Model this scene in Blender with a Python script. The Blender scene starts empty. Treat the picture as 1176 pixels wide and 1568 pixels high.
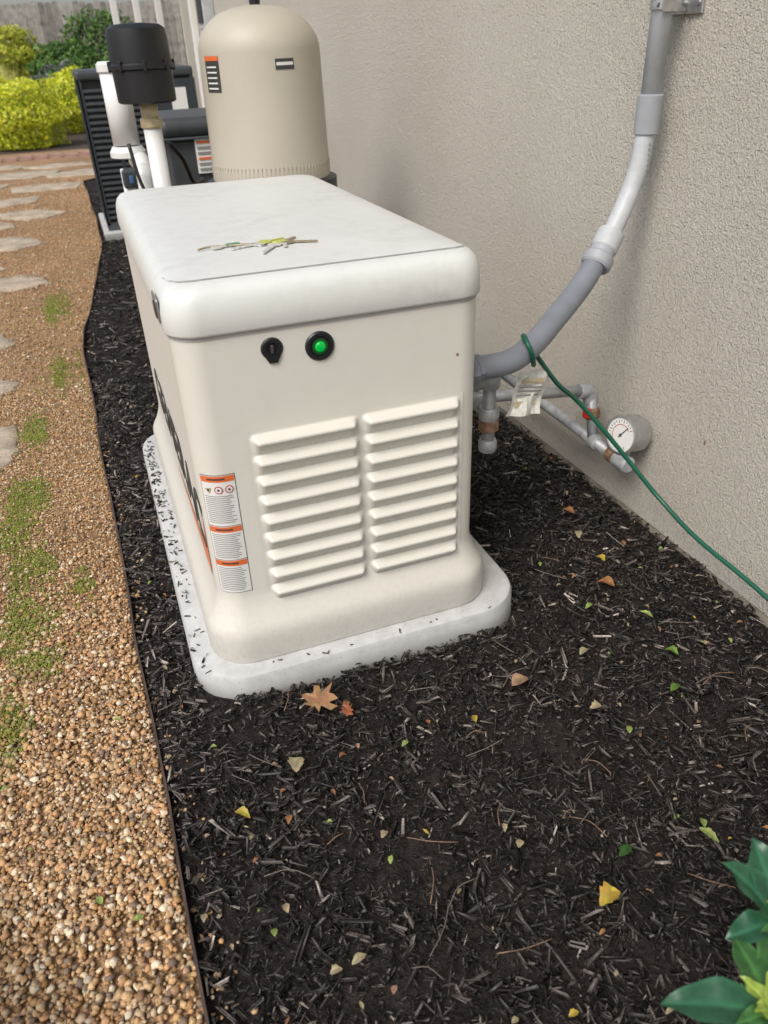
import bpy, bmesh, math, random
import numpy as np
from mathutils import Vector, Matrix
rng=np.random.default_rng(7); random.seed(7)
S=bpy.context.scene
# ---------------------------------------------------------------- helpers
def link(o,parent=None):
    S.collection.objects.link(o)
    if parent: o.parent=parent
    return o
def empty(name):
    return link(bpy.data.objects.new(name,None))
def mesh(name,v,f,mat=None,parent=None,smooth=False):
    me=bpy.data.meshes.new(name)
    me.from_pydata([tuple(p) for p in v],[],[tuple(q) for q in f])
    if mat: me.materials.append(mat)
    if smooth: me.polygons.foreach_set('use_smooth',[True]*len(me.polygons))
    me.update()
    return link(bpy.data.objects.new(name,me),parent)
def np_mesh(name,V,F,cols,mat,parent=None,smooth=False):
    me=bpy.data.meshes.new(name); m,k=F.shape
    me.vertices.add(len(V)); me.vertices.foreach_set('co',V.astype(np.float32).ravel())
    me.loops.add(m*k); me.loops.foreach_set('vertex_index',F.astype(np.int32).ravel())
    me.polygons.add(m); me.polygons.foreach_set('loop_start',np.arange(0,m*k,k,dtype=np.int32))
    try: me.polygons.foreach_set('loop_total',np.full(m,k,dtype=np.int32))
    except Exception: pass
    if cols is not None:
        a=me.color_attributes.new('Col','FLOAT_COLOR','POINT')
        c=np.ones((len(V),4),dtype=np.float32); c[:,:3]=cols; a.data.foreach_set('color',c.ravel())
    me.materials.append(mat); me.update(calc_edges=True)
    if smooth: me.polygons.foreach_set('use_smooth',np.ones(m,dtype=bool))
    return link(bpy.data.objects.new(name,me),parent)
def box(name,x0,x1,y0,y1,z0,z1,mat,parent=None,bev=0.0,seg=2,rotz=0):
    bm=bmesh.new(); bmesh.ops.create_cube(bm,size=1)
    cx,cy,cz=(x0+x1)/2,(y0+y1)/2,(z0+z1)/2
    bmesh.ops.scale(bm,vec=(x1-x0,y1-y0,z1-z0),verts=bm.verts)
    if bev: bmesh.ops.bevel(bm,geom=bm.edges[:],offset=bev,segments=seg,affect='EDGES',profile=.5)
    me=bpy.data.meshes.new(name); bm.to_mesh(me); bm.free(); me.materials.append(mat)
    if bev:
        me.polygons.foreach_set('use_smooth',[True]*len(me.polygons))
    o=link(bpy.data.objects.new(name,me),parent); o.location=(cx,cy,cz); o.rotation_euler[2]=rotz
    if bev:
        m=o.modifiers.new('ws','WEIGHTED_NORMAL'); m.keep_sharp=True
    return o
def catmull(P,n=8):
    P=[np.array(p,float) for p in P]; P=[2*P[0]-P[1]]+P+[2*P[-1]-P[-2]]; out=[]
    for i in range(1,len(P)-2):
        for t in np.linspace(0,1,n,endpoint=False):
            a,b,c,d=P[i-1:i+3]
            out.append(.5*((2*b)+(-a+c)*t+(2*a-5*b+4*c-d)*t*t+(-a+3*b-3*c+d)*t**3))
    out.append(P[-2]); return out
def tube(name,P,r,mat,parent=None,n=16,smooth=True,sub=8,spl=True,taper=None):
    Q=catmull(P,sub) if (spl and len(P)>2) else [np.array(p,float) for p in P]
    V=[];F=[]; T=[]
    for i in range(len(Q)):
        t=Q[min(i+1,len(Q)-1)]-Q[max(i-1,0)]; T.append(t/np.linalg.norm(t))
    u=np.cross(T[0],[0,0,1]); 
    if np.linalg.norm(u)<.1: u=np.cross(T[0],[1,0,0])
    u/=np.linalg.norm(u)
    for i,q in enumerate(Q):
        u=u-np.dot(u,T[i])*T[i]; u/=np.linalg.norm(u); w=np.cross(T[i],u)
        rr=r if taper is None else r*taper(i/(len(Q)-1))
        for k in range(n):
            a=2*math.pi*k/n; V.append(q+rr*(math.cos(a)*u+math.sin(a)*w))
    for i in range(len(Q)-1):
        for k in range(n):
            F.append((i*n+k,i*n+(k+1)%n,(i+1)*n+(k+1)%n,(i+1)*n+k))
    F.append(tuple(range(n))[::-1]); F.append(tuple((len(Q)-1)*n+k for k in range(n)))
    o=mesh(name,V,F,mat,parent)
    o.data.polygons.foreach_set('use_smooth',[True]*(len(F)-2)+[False]*2)
    return o
def lathe(name,prof,origin,axis,mat,parent=None,n=48,sharp=30):
    ax=Vector(axis).normalized(); q=Vector((0,0,1)).rotation_difference(ax)
    V=[];F=[]
    for r,h in prof:
        for k in range(n):
            a=2*math.pi*k/n; V.append(q@Vector((r*math.cos(a),r*math.sin(a),h))+Vector(origin))
    m=len(prof)
    for i in range(m-1):
        for k in range(n): F.append((i*n+k,i*n+(k+1)%n,(i+1)*n+(k+1)%n,(i+1)*n+k))
    F.append(tuple(range(n))[::-1]); F.append(tuple((m-1)*n+k for k in range(n)))
    o=mesh(name,V,F,mat,parent,smooth=True)
    o.data.set_sharp_from_angle(angle=math.radians(sharp))
    return o
def rring(x0,x1,y0,y1,r,z,seg=8):
    r=max(r,.001); pts=[]
    for cx,cy,a0 in((x1-r,y1-r,0),(x0+r,y1-r,90),(x0+r,y0+r,180),(x1-r,y0+r,270)):
        for k in range(seg+1):
            a=math.radians(a0+90*k/seg); pts.append((cx+r*math.cos(a),cy+r*math.sin(a),z))
    return pts
def loft(name,rings,mat,parent=None,sharp=32,cap_bottom=True):
    n=len(rings[0]); V=[p for R in rings for p in R]; F=[]
    for i in range(len(rings)-1):
        for k in range(n): F.append((i*n+k,i*n+(k+1)%n,(i+1)*n+(k+1)%n,(i+1)*n+k))
    if cap_bottom: F.append(tuple(range(n))[::-1])
    F.append(tuple((len(rings)-1)*n+k for k in range(n)))
    o=mesh(name,V,F,mat,parent,smooth=True); o.data.set_sharp_from_angle(angle=math.radians(sharp)); return o
_ph=[(rng.uniform(0,6.28),rng.uniform(0,6.28)) for _ in range(24)]
def nz(x,y,s,o=0):
    r=0
    for i in range(6):
        a=_ph[(i+o)%24][0]; fr=s*(1+.37*i)
        r=r+np.sin(fr*(x*math.cos(a)+y*math.sin(a))+_ph[(i+o)%24][1]*(1+o))/(1+.25*i)
    return r/3.2
def hgt(x,y):
    return .014*nz(x,y,5)+.010*nz(x,y,13,5)+.007*nz(x,y,31,9)
# ---------------------------------------------------------------- materials
def nodes(name):
    m=bpy.data.materials.new(name); m.use_nodes=True; nt=m.node_tree
    b=nt.nodes['Principled BSDF']; return m,nt,b
def N(nt,t,**k):
    n=nt.nodes.new(t)
    for a,v in k.items(): setattr(n,a,v)
    return n
def noise(nt,scale,detail=4,rough=.55):
    n=N(nt,'ShaderNodeTexNoise'); n.inputs['Scale'].default_value=scale; n.inputs['Detail'].default_value=detail; n.inputs['Roughness'].default_value=rough
    co=nt.nodes.get('TC') or N(nt,'ShaderNodeTexCoord'); co.name='TC'
    nt.links.new(co.outputs['Object'],n.inputs['Vector'])
    return n
def ramp(nt,fac,stops):
    r=N(nt,'ShaderNodeValToRGB'); e=r.color_ramp.elements
    while len(e)<len(stops): e.new(.5)
    for i,(p,c) in enumerate(stops): e[i].position=p; e[i].color=(*c,1) if len(c)==3 else c
    nt.links.new(fac,r.inputs['Fac']); return r
def mix(nt,fac,a,b):
    m=N(nt,'ShaderNodeMix',data_type='RGBA')
    for s,v in ((0,fac),(6,a),(7,b)):
        if hasattr(v,'is_linked') or hasattr(v,'links'): nt.links.new(v,m.inputs[s])
        else: m.inputs[s].default_value=v if s==0 else (*v,1)
    return m.outputs[2]
def mult(nt,a,b):
    mm=N(nt,'ShaderNodeMix',data_type='RGBA',blend_type='MULTIPLY'); mm.inputs[0].default_value=1
    nt.links.new(a,mm.inputs[6]); nt.links.new(b,mm.inputs[7]); return mm.outputs[2]
def bump(nt,b,h,strength,dist,prev=None):
    n=N(nt,'ShaderNodeBump'); n.inputs['Strength'].default_value=strength; n.inputs['Distance'].default_value=dist
    nt.links.new(h,n.inputs['Height'])
    if prev: nt.links.new(prev,n.inputs['Normal'])
    nt.links.new(n.outputs[0],b.inputs['Normal']); return n.outputs[0]
def simple(name,col,rough=.5,var=.12,vs=6,bs=0,bd=.001,bsc=200,metal=0,spec=.5):
    m,nt,b=nodes(name)
    n=noise(nt,vs)
    lo=tuple(c*(1-var) for c in col); hi=tuple(min(1,c*(1+var)) for c in col)
    r=ramp(nt,n.outputs[0],[(.3,lo),(.7,hi)]); nt.links.new(r.outputs[0],b.inputs['Base Color'])
    b.inputs['Roughness'].default_value=rough; b.inputs['Metallic'].default_value=metal; b.inputs['Specular IOR Level'].default_value=spec
    if bs: bump(nt,b,noise(nt,bsc,3).outputs[0],bs,bd)
    return m
def attr(name,rough=.7,bs=.5,bsc=300,spec=.4,var=.35,trans=False):
    m,nt,b=nodes(name); a=N(nt,'ShaderNodeAttribute'); a.attribute_name='Col'
    n=noise(nt,bsc,3); r=ramp(nt,n.outputs[0],[(.3,(1-var,)*3),(.7,(1+var,)*3)])
    o=mult(nt,a.outputs['Color'],r.outputs[0])
    nt.links.new(o,b.inputs['Base Color']); b.inputs['Roughness'].default_value=rough
    b.inputs['Specular IOR Level'].default_value=spec
    if bs: bump(nt,b,n.outputs[0],bs,.002)
    if trans:
        t=N(nt,'ShaderNodeBsdfTranslucent'); nt.links.new(o,t.inputs[0])
        ms=N(nt,'ShaderNodeMixShader'); ms.inputs[0].default_value=.35
        nt.links.new(b.outputs[0],ms.inputs[1]); nt.links.new(t.outputs[0],ms.inputs[2])
        nt.links.new(ms.outputs[0],nt.nodes['Material Output'].inputs[0])
    return m
BODY=(.665,.648,.59)
def gen_mat(name,col,dirt,low=False):
    m,nt,b=nodes(name)
    n1=noise(nt,3.2,6,.65); n2=noise(nt,22,5,.7)
    r1=ramp(nt,n1.outputs[0],[(.40,(0,0,0)),(.72,(1,1,1))]); r2=ramp(nt,n2.outputs[0],[(.42,(0,0,0)),(.75,(1,1,1))])
    mu=N(nt,'ShaderNodeMath',operation='MULTIPLY'); nt.links.new(r1.outputs[0],mu.inputs[0]); nt.links.new(r2.outputs[0],mu.inputs[1])
    m2=N(nt,'ShaderNodeMath',operation='MULTIPLY'); nt.links.new(mu.outputs[0],m2.inputs[0]); m2.inputs[1].default_value=dirt
    c=mix(nt,m2.outputs[0],col,tuple(x*y for x,y in zip(col,(.60,.585,.56))))
    if low:
        sx=N(nt,'ShaderNodeSeparateXYZ'); nt.links.new(nt.nodes['TC'].outputs['Object'],sx.inputs[0])
        mr=N(nt,'ShaderNodeMapRange'); mr.inputs[1].default_value=.34; mr.inputs[2].default_value=.08; nt.links.new(sx.outputs[2],mr.inputs[0])
        n3=noise(nt,90,5,.8); r3=ramp(nt,n3.outputs[0],[(.48,(0,0,0)),(.72,(1,1,1))])
        m4=N(nt,'ShaderNodeMath',operation='MULTIPLY'); nt.links.new(mr.outputs[0],m4.inputs[0]); nt.links.new(r3.outputs[0],m4.inputs[1])
        m5=N(nt,'ShaderNodeMath',operation='MULTIPLY'); nt.links.new(m4.outputs[0],m5.inputs[0]); m5.inputs[1].default_value=.4
        c=mix(nt,m5.outputs[0],c,(.40,.37,.31))
    nt.links.new(c,b.inputs['Base Color'])
    rr=ramp(nt,n2.outputs[0],[(.3,(.36,)*3),(.7,(.50,)*3)]); nt.links.new(rr.outputs[0],b.inputs['Roughness'])
    bump(nt,b,noise(nt,900,2).outputs[0],.15,.0005)
    return m
M_body=gen_mat('enclosure_paint',BODY,.18,True)
M_lid=gen_mat('lid_paint_skylit',(.69,.70,.675),.7)  # cooler than the body: bluish sky light put into the lid colour
M_black=simple('black_plastic',(.012,.012,.014),.4)
M_white=simple('white_pvc',(.74,.74,.73),.35,.05)
M_grey=simple('grey_conduit',(.20,.215,.25),.42,.1,15)
M_cgrey=simple('coupler_grey',(.34,.355,.38),.4,.1,15)
M_lgrey=simple('light_grey_conduit',(.47,.485,.50),.45,.14,18)
M_galv=simple('galvanised_pipe',(.40,.41,.42),.45,.25,40,.3,.001,300,metal=.25)
M_rust=simple('rusty_fitting',(.22,.13,.08),.7,.4,60,.4,.001,200)
M_steel=simple('strap_steel',(.55,.55,.55),.35,.2,60,metal=.9)
M_green=simple('green_wire_skin',(.01,.10,.06),.4)
M_red=simple('red_handle',(.5,.02,.02),.4)
M_tank=simple('tank_beige',(.48,.44,.36),.5,.05,4,.15,.001,150)
M_ac=simple('ac_grey',(.030,.038,.045),.5,.2,10)
M_acl=simple('ac_slat',(.06,.07,.078),.5,.2,10)
M_heater=simple('heater_grey',(.045,.05,.055),.45,.15,12)
M_label=simple('label_white',(.75,.75,.73),.35,.04)
M_orange=simple('label_orange',(.70,.16,.05),.4,.05)
M_ink=simple('label_ink',(.05,.05,.05),.5)
M_inkl=simple('label_text_grey',(.25,.25,.25),.5)
M_groove=simple('groove',(.42,.41,.39),.7)
M_silver=simple('silver',(.55,.56,.58),.3,.15,30,metal=.9)
M_bag=simple('tag_plastic',(.66,.66,.60),.3,.25,45,.5,.003,70)
M_yel=simple('yellowed_pipe',(.50,.42,.26),.3,.2,30)
M_edge=simple('edging_brown',(.07,.045,.035),.6,.3,20)
# stucco
m,nt,b=nodes('stucco'); M_stucco=m
n1=noise(nt,1.3,4); n2=noise(nt,180,4,.62); n3=noise(nt,70,3,.5)
r=ramp(nt,n1.outputs[0],[(.3,(.71,.66,.575)),(.7,(.77,.72,.635))])
r2=ramp(nt,n2.outputs[0],[(.3,(.78,)*3),(.60,(1.04,)*3)])
nt.links.new(mult(nt,r.outputs[0],r2.outputs[0]),b.inputs['Base Color'])
b.inputs['Roughness'].default_value=.95; b.inputs['Specular IOR Level'].default_value=.15
rb=ramp(nt,n3.outputs[0],[(.42,(0,0,0)),(.62,(1,1,1))])
p=bump(nt,b,rb.outputs[0],.5,.008); bump(nt,b,n2.outputs[0],1.0,.012,p)
# pad
m,nt,b=nodes('pad_concrete'); M_pad=m
n1=noise(nt,20,7,.75); n2=noise(nt,120,4,.65); r=ramp(nt,n1.outputs[0],[(.3,(.41,.41,.405)),(.65,(.56,.56,.555))])
r2=ramp(nt,n2.outputs[0],[(.29,(.5,)*3),(.35,(1,)*3)])
o=mult(nt,r.outputs[0],r2.outputs[0])
sx=N(nt,'ShaderNodeSeparateXYZ'); nt.links.new(nt.nodes['TC'].outputs['Object'],sx.inputs[0])
mr=N(nt,'ShaderNodeMapRange'); mr.inputs[1].default_value=.045; mr.inputs[2].default_value=.0; nt.links.new(sx.outputs[2],mr.inputs[0])
m4=N(nt,'ShaderNodeMath',operation='MULTIPLY'); nt.links.new(mr.outputs[0],m4.inputs[0]); nt.links.new(n1.outputs[0],m4.inputs[1])
nt.links.new(mix(nt,m4.outputs[0],o,(.10,.085,.07)),b.inputs['Base Color'])
b.inputs['Roughness'].default_value=.85; bump(nt,b,n2.outputs[0],.35,.002)
M_soil=simple('mulch_soil',(.026,.021,.019),.9,.5,30,1,.014,110,spec=.2)
m,nt,b=nodes('gravel_base'); M_gravelbase=m
n1=noise(nt,1.7,5,.6); n2=noise(nt,110,5,.7); v=N(nt,'ShaderNodeTexVoronoi'); v.inputs['Scale'].default_value=130; nt.links.new(nt.nodes['TC'].outputs['Object'],v.inputs['Vector'])
cr=ramp(nt,n2.outputs[0],[(.3,(.16,.085,.045)),(.5,(.39,.235,.12)),(.7,(.56,.38,.21))])
r1=ramp(nt,n1.outputs[0],[(.35,(.8,)*3),(.65,(1.1,)*3)])
nt.links.new(mult(nt,cr.outputs[0],r1.outputs[0]),b.inputs['Base Color']); b.inputs['Roughness'].default_value=.95
bump(nt,b,v.outputs['Distance'],.9,.008)
M_stone=simple('flagstone',(.42,.35,.265),.85,.35,7,.9,.010,26)
M_ground=simple('lawn_soil',(.06,.065,.03),.95,.4,3,.5,.01,60)
M_fence=simple('weathered_wood',(.17,.145,.12),.9,.3,3)
M_roof=simple('roof_shingle',(.12,.11,.10),.9,.3,20)
M_trim=simple('white_trim',(.74,.73,.70),.5,.04)
M_chip=attr('mulch_chip_mat',.48,.6,260,.5,.4)
M_peb=attr('pebble_mat',.8,.4,350,.3,.3)
M_leafat=attr('leaf_mat',.5,0,60,.4,.25,trans=True)
M_gloss=attr('glossy_leaf_mat',.28,.2,60,.5,.15,trans=True)
# ---------------------------------------------------------------- ground
mesh('ground',[(-150,-150,-.03),(150,-150,-.03),(150,150,-.03),(-150,150,-.03)],[(0,1,2,3)],M_ground)
EDGE=[(-.50,-3.0),(-.505,-1.2),(-.51,-.74),(-.51,-.3),(-.52,-.07),(-.54,.23),(-.54,1.06),(-.56,1.5),(-.575,2.66),(-.56,3.06),(-.44,4.14),(-.34,5.42),(-.34,7.05),(-.36,9.2)]
EY=np.array([p[1] for p in EDGE]); EX=np.array([p[0] for p in EDGE])
ex=lambda y: np.interp(y,EY,EX)+.006*np.sin(np.asarray(y)*4.1)
gy=np.linspace(-3,13,240)
V=[];F=[]
for y in gy:
    x1=float(ex(y)) if y<9.2 else -.36+ (y-9.2)*.8
    for t in np.linspace(0,1,60):
        x=-4+(x1+4)*t; V.append((x,y,-.006+.006*float(nz(np.array(x),np.array(y),6,3))))
for j in range(239):
    for i in range(59): a=j*60+i; F.append((a,a+1,a+61,a+60))
mesh('gravel_path',V,F,M_gravelbase,smooth=True)
ny,nx=300,80; V=[];F=[]
ys=np.linspace(-3,9.2,ny)
for y in ys:
    x0=float(ex(y)); xs=x0+(1.0-x0)*np.linspace(0,1,nx); hs=hgt(xs,np.full(nx,y))
    for x,h in zip(xs,hs): V.append((x,y,float(h)-.006))
for j in range(ny-1):
    for i in range(nx-1): a=j*nx+i; F.append((a,a+1,a+nx+1,a+nx))
mesh('mulch_bed',V,F,M_soil,smooth=True)
def rot_mats(yaw,pitch,roll):
    cy,sy,cp,sp,cr,sr=np.cos(yaw),np.sin(yaw),np.cos(pitch),np.sin(pitch),np.cos(roll),np.sin(roll)
    R=np.empty((len(yaw),3,3))
    R[:,0,0]=cy*cp;R[:,0,1]=cy*sp*sr-sy*cr;R[:,0,2]=cy*sp*cr+sy*sr
    R[:,1,0]=sy*cp;R[:,1,1]=sy*sp*sr+cy*cr;R[:,1,2]=sy*sp*cr-cy*sr
    R[:,2,0]=-sp;R[:,2,1]=cp*sr;R[:,2,2]=cp*cr
    return R
PATCH=[(-.35,-.16,.085,.055),(-.10,-.58,.14,.09),(.25,-.45,.10,.06),(.45,-.15,.08,.05),(-.2,-.8,.09,.06),(.62,.25,.07,.12),(.05,-.15,.14,.035)]
def chips(name,n,y0,y1,l0,l1,w0,w1,lightfrac,parent,lift=(-.002,.014),patch=.85,grey=0,pos=None):
    if pos is None:
        y=rng.uniform(y0,y1,n); x=rng.uniform(0,1,n); e=ex(y); x=e+.008+(.99-e)*x
        inpad=(x>-.400)&(x<.438)&(y>-.072)&(y<1.39)
        pm=np.zeros(n)
        for px,py,sx_,sy_ in PATCH: pm=np.maximum(pm,np.exp(-(((x-px)/sx_)**2+((y-py)/sy_)**2)))
        keep=~inpad&(rng.random(n)>pm*patch); x=x[keep];y=y[keep];n=len(x); z=hgt(x,y)+rng.uniform(lift[0],lift[1],n)
    else: x,y,z=pos; n=len(x)
    L=l0+(l1-l0)*rng.random(n)**2.2; W=np.minimum(w0+(w1-w0)*rng.random(n)**1.3,L*.55); T=rng.uniform(.0015,.006,n)
    base=np.array([[-1,-.5,-.5],[-1,.45,-.5],[1,.35,-.5],[1,-.3,-.5],[-.9,-.45,.5],[-.95,.4,.5],[.85,.3,.5],[.95,-.3,.5]])*.5
    P=base[None]*np.ones((n,1,1)); P=P+rng.uniform(-.15,.15,P.shape)
    P*=np.stack([L,W,T],1)[:,None,:]*np.array([1,1,1.6])
    P[:,:,2]+= (rng.normal(0,.06,n)*L)[:,None]*(P[:,:,0]/L[:,None]*2)**2
    R=rot_mats(rng.uniform(0,6.283,n),rng.normal(0,.26 if pos is None else .05,n),rng.normal(0,.45 if pos is None else .1,n))
    P=np.einsum('nij,nkj->nki',R,P)
    P+=np.stack([x,y,z],1)[:,None,:]
    F=np.array([[4,5,6,7][::-1],[0,1,5,4],[1,2,6,5],[2,3,7,6],[3,0,4,7]])
    FF=(np.arange(n)[:,None,None]*8+F[None]).reshape(-1,4)
    k=rng.random(n)
    c=rng.uniform(.009,.040,n)[:,None]*np.array([1.16,.95,.86])
    g=rng.uniform(.045,.12,n)[:,None]*np.array([1.14,.96,.86]); l=rng.uniform(.17,.42,n)[:,None]*np.array([1.1,.96,.84])
    th=.68-grey-.25*((x<-.4)&(y>-.3))
    c[k>th]=g[k>th]; lf=lightfrac+.10*((x<-.4)&(y>-.3)); c[k>1-lf]=l[k>1-lf]
    return np_mesh(name,P.reshape(-1,3),FF,np.repeat(c,8,0),M_chip,parent)
mulch=empty('mulch_chips')
chips('fine_chips',48000,-1.6,2.2,.006,.022,.002,.007,.025,mulch,patch=.4)
chips('medium_chips',17000,-1.6,2.2,.014,.042,.004,.013,.035,mulch)
chips('large_chips',4800,-1.6,2.2,.026,.062,.007,.018,.055,mulch,lift=(.004,.018),grey=.06)
chips('far_chips',12000,2.2,8,.02,.07,.006,.016,.05,mulch)
k=170; yy=np.concatenate([rng.normal(1.0,.25,90),rng.uniform(-.03,1.35,80)]); xx=rng.uniform(-.402,-.368,k)
k2=10; yy=np.concatenate([yy,rng.uniform(-.072,-.050,k2)]); xx=np.concatenate([xx,rng.uniform(-.28,.36,k2)])
kp=(yy<1.33); chips('pad_debris',0,0,0,.005,.024,.002,.008,.06,mulch,pos=(xx[kp],yy[kp],np.full(kp.sum(),.074)))
# pebbles
bm=bmesh.new(); bmesh.ops.create_icosphere(bm,subdivisions=1,radius=1); bm.verts.ensure_lookup_table()
IV=np.array([v.co[:] for v in bm.verts]); IF=np.array([[v.index for v in f.verts] for f in bm.faces]); bm.free()
PAL=np.array([[.50,.30,.14],[.60,.40,.21],[.42,.24,.10],[.66,.50,.32],[.35,.21,.12],[.56,.41,.26],[.25,.18,.13],[.58,.33,.17],[.72,.61,.45],[.52,.33,.17]])
MOSS=[(-.82,1.16,.11,.20),(-.785,.72,.09,.16),(-.80,.44,.10,.15),(-.76,.26,.08,.08),(-.80,1.75,.08,.18),(-.68,.55,.06,.12),(-.86,.05,.10,.12),(-.70,2.4,.08,.35),(-.88,.95,.10,.14),(-.72,3.6,.1,.4)]
def mossmask(x,y):
    m=np.zeros(len(x))
    for px,py,a,b_ in MOSS: m=np.maximum(m,np.exp(-(((x-px)/a)**2+((y-py)/b_)**2)))
    return np.clip((m*1.35+nz(x,y,22,7)*.5+nz(x,y,61,3)*.5+nz(x,y,140,11)*.3-.55)*1.3,0,1)
def pebbles(name,n,xa,y0,y1,r0,r1,pw,parent,spill=0,fade=None,zo=0):
    y=rng.uniform(y0,y1,n)
    if fade: y=y[rng.random(n)<np.clip((fade[1]-y+.12*rng.normal(size=n))/(fade[1]-fade[0]),0,1)]; n=len(y)
    e=ex(y)-.006; x=e-(rng.random(n))*(e-xa)
    if spill: x=e+.012+np.abs(rng.normal(0,spill,n))
    r=r0+(r1-r0)*rng.random(n)**pw
    P=IV[None]*(1+rng.uniform(-.34,.26,(n,12,1))); P=P*rng.uniform(.6,1.25,(n,1,3))*np.array([1,1,.72])*r[:,None,None]
    R=rot_mats(rng.uniform(0,6.28,n),rng.normal(0,.4,n),rng.normal(0,.4,n)); P=np.einsum('nij,nkj->nki',R,P)
    P+=np.stack([x,y,rng.uniform(-.3,.9,n)*r-.002+zo],1)[:,None,:]
    c=PAL[rng.integers(0,len(PAL),n)]*rng.uniform(.7,1.15,(n,1))
    ms=(mossmask(x,y)*.85)[:,None]*rng.uniform(.15,1,(n,1)); c=c*(1-ms)+np.array([.16,.19,.035])*ms
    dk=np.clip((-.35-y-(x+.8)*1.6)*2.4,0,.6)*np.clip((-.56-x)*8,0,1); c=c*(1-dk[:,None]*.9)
    FF=(np.arange(n)[:,None,None]*12+IF[None]).reshape(-1,3)
    return np_mesh(name,P.reshape(-1,3),FF,np.repeat(c,12,0),M_peb,parent)
grv=empty('gravel')
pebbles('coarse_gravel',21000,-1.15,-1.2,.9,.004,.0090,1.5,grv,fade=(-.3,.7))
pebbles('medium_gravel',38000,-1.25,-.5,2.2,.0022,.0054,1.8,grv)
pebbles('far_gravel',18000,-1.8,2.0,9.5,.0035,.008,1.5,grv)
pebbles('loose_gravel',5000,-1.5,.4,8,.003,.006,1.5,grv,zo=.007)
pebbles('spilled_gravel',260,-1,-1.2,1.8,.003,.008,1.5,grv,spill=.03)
n=95000; y=rng.uniform(-.1,4,n); x=rng.uniform(-1.1,-.58,n); k=rng.random(n)<mossmask(x,y)*.85; x=x[k];y=y[k];n=len(x)
s=rng.uniform(.0012,.0038,n); a=rng.uniform(0,6.28,n); z=rng.uniform(.001,.006,n)
P=np.stack([np.stack([x+s*np.cos(a+o_),y+s*np.sin(a+o_),z-.003],1) for o_ in(0,2.09,4.19)]+[np.stack([x,y,z+s*.9],1)],1)
FF=(np.arange(n)[:,None,None]*4+np.array([[0,1,3],[1,2,3],[2,0,3]])[None]).reshape(-1,3)
c=np.array([.17,.215,.03])*rng.uniform(.5,1.5,(n,1)); np_mesh('moss',P.reshape(-1,3),FF,np.repeat(c,4,0),M_peb)
# edging
V=[];F=[]; ysx=np.linspace(-3,9.2,200)
for y in ysx:
    x=float(ex(y)); z=.016+.005*math.sin(y*7)
    V+=[(x-.002,y,-.03),(x-.0025,y,z),(x+.0025,y,z),(x+.002,y,-.03)]
for j in range(199):
    a=j*4
    for k in range(3): F.append((a+k,a+k+1,a+k+5,a+k+4))
mesh('landscape_edging',V,F,M_edge)
# flagstones
fl=empty('flagstone_path')
def flag(i,cx,cy,rx,ry,z=.006):
    n=random.randint(5,7); pts=[];a0=random.random()*3
    for k in range(n):
        a=a0+2*math.pi*(k+random.uniform(-.3,.3))/n; q=random.uniform(.8,1.25)
        pts.append((cx+rx*q*math.cos(a),cy+ry*q*math.sin(a)))
    out=[]
    for k in range(n):
        p=np.array(pts[k]);q=np.array(pts[(k+1)%n])
        for t in(0,.2,.4,.6,.8): out.append(tuple(p+(q-p)*t+np.array([random.uniform(-.016,.016),random.uniform(-.016,.016)])))
    def ring(s,z,j=.001): return [(cx+(x-cx)*s,cy+(y-cy)*s,z+random.uniform(-j,j)) for x,y in out]
    return loft('stone_%d'%i,[ring(1,-.03),ring(1,z-.005,.003),ring(.97,z,.002),ring(.6,z+.001,.002)],M_stone,fl,cap_bottom=False,sharp=60)
ST=[(-.99,1.68,.17,.24),(-1.06,2.35,.16,.16),(-1.18,3.1,.24,.2),(-.97,4.35,.22,.24),(-1.35,4.9,.3,.25),(-1.05,5.7,.26,.3),(-1.35,6.6,.3,.3),(-.95,7.1,.30,.28),(-1.25,8.0,.4,.3),(-.8,8.9,.42,.3),(-1.5,9.2,.4,.35),(-.35,10.0,.5,.3),(-1.1,10.2,.5,.35),(-1.9,10.4,.4,.4),(.3,10.7,.4,.3),(-.6,10.9,.45,.25),(-1.45,11.1,.45,.25),(-1.01,1.08,.13,.1)]
for i,s in enumerate(ST): flag(i,*s)
# ---------------------------------------------------------------- generator
loft('equipment_pad',[rring(-.410,.448,-.080,1.40,.135,-.02,14),rring(-.408,.446,-.078,1.398,.135,.056,14),rring(-.403,.441,-.073,1.393,.13,.066,14),rring(-.394,.432,-.064,1.384,.124,.071,14)],M_pad)
G=empty('standby_generator')
def br(i,z,rr): return rring(-.32+i*-1,.325+i,0-i,1.27+i,rr,z,12)
prof=[(.034,.072,.095),(.038,.078,.098),(.038,.140,.095),(.036,.156,.09),(.029,.172,.082),(.018,.190,.072),(.009,.212,.064),(.003,.232,.06),(0,.25,.058),(0,.87,.058)]
loft('enclosure_body',[br(i,z,rr) for i,z,rr in prof],M_body,G,sharp=50)
lp=[(.000,.852,.058),(.006,.854,.064),(.0085,.859,.066),(.0070,.896,.066),(.004,.914,.064),(-.002,.928,.06),(-.012,.939,.055),(-.026,.944,.05),(-.07,.947,.04),(-.15,.951,.03),(-.25,.954,.02),(-.30,.9545,.01)]
loft('lid',[br(i,z,rr) for i,z,rr in lp],M_lid,G,sharp=60)
loft('lid_shadow_gap',[br(.0012,.8455,.059),br(.0012,.8525,.059)],M_groove,G)
def lidz(x,y):
    i=min(x+.32,.325-x,y,1.27-y); ii=[-q[0] for q in lp[2:]]; zz=[q[1] for q in lp[2:]]
    return float(np.interp(i,ii,zz))
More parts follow.
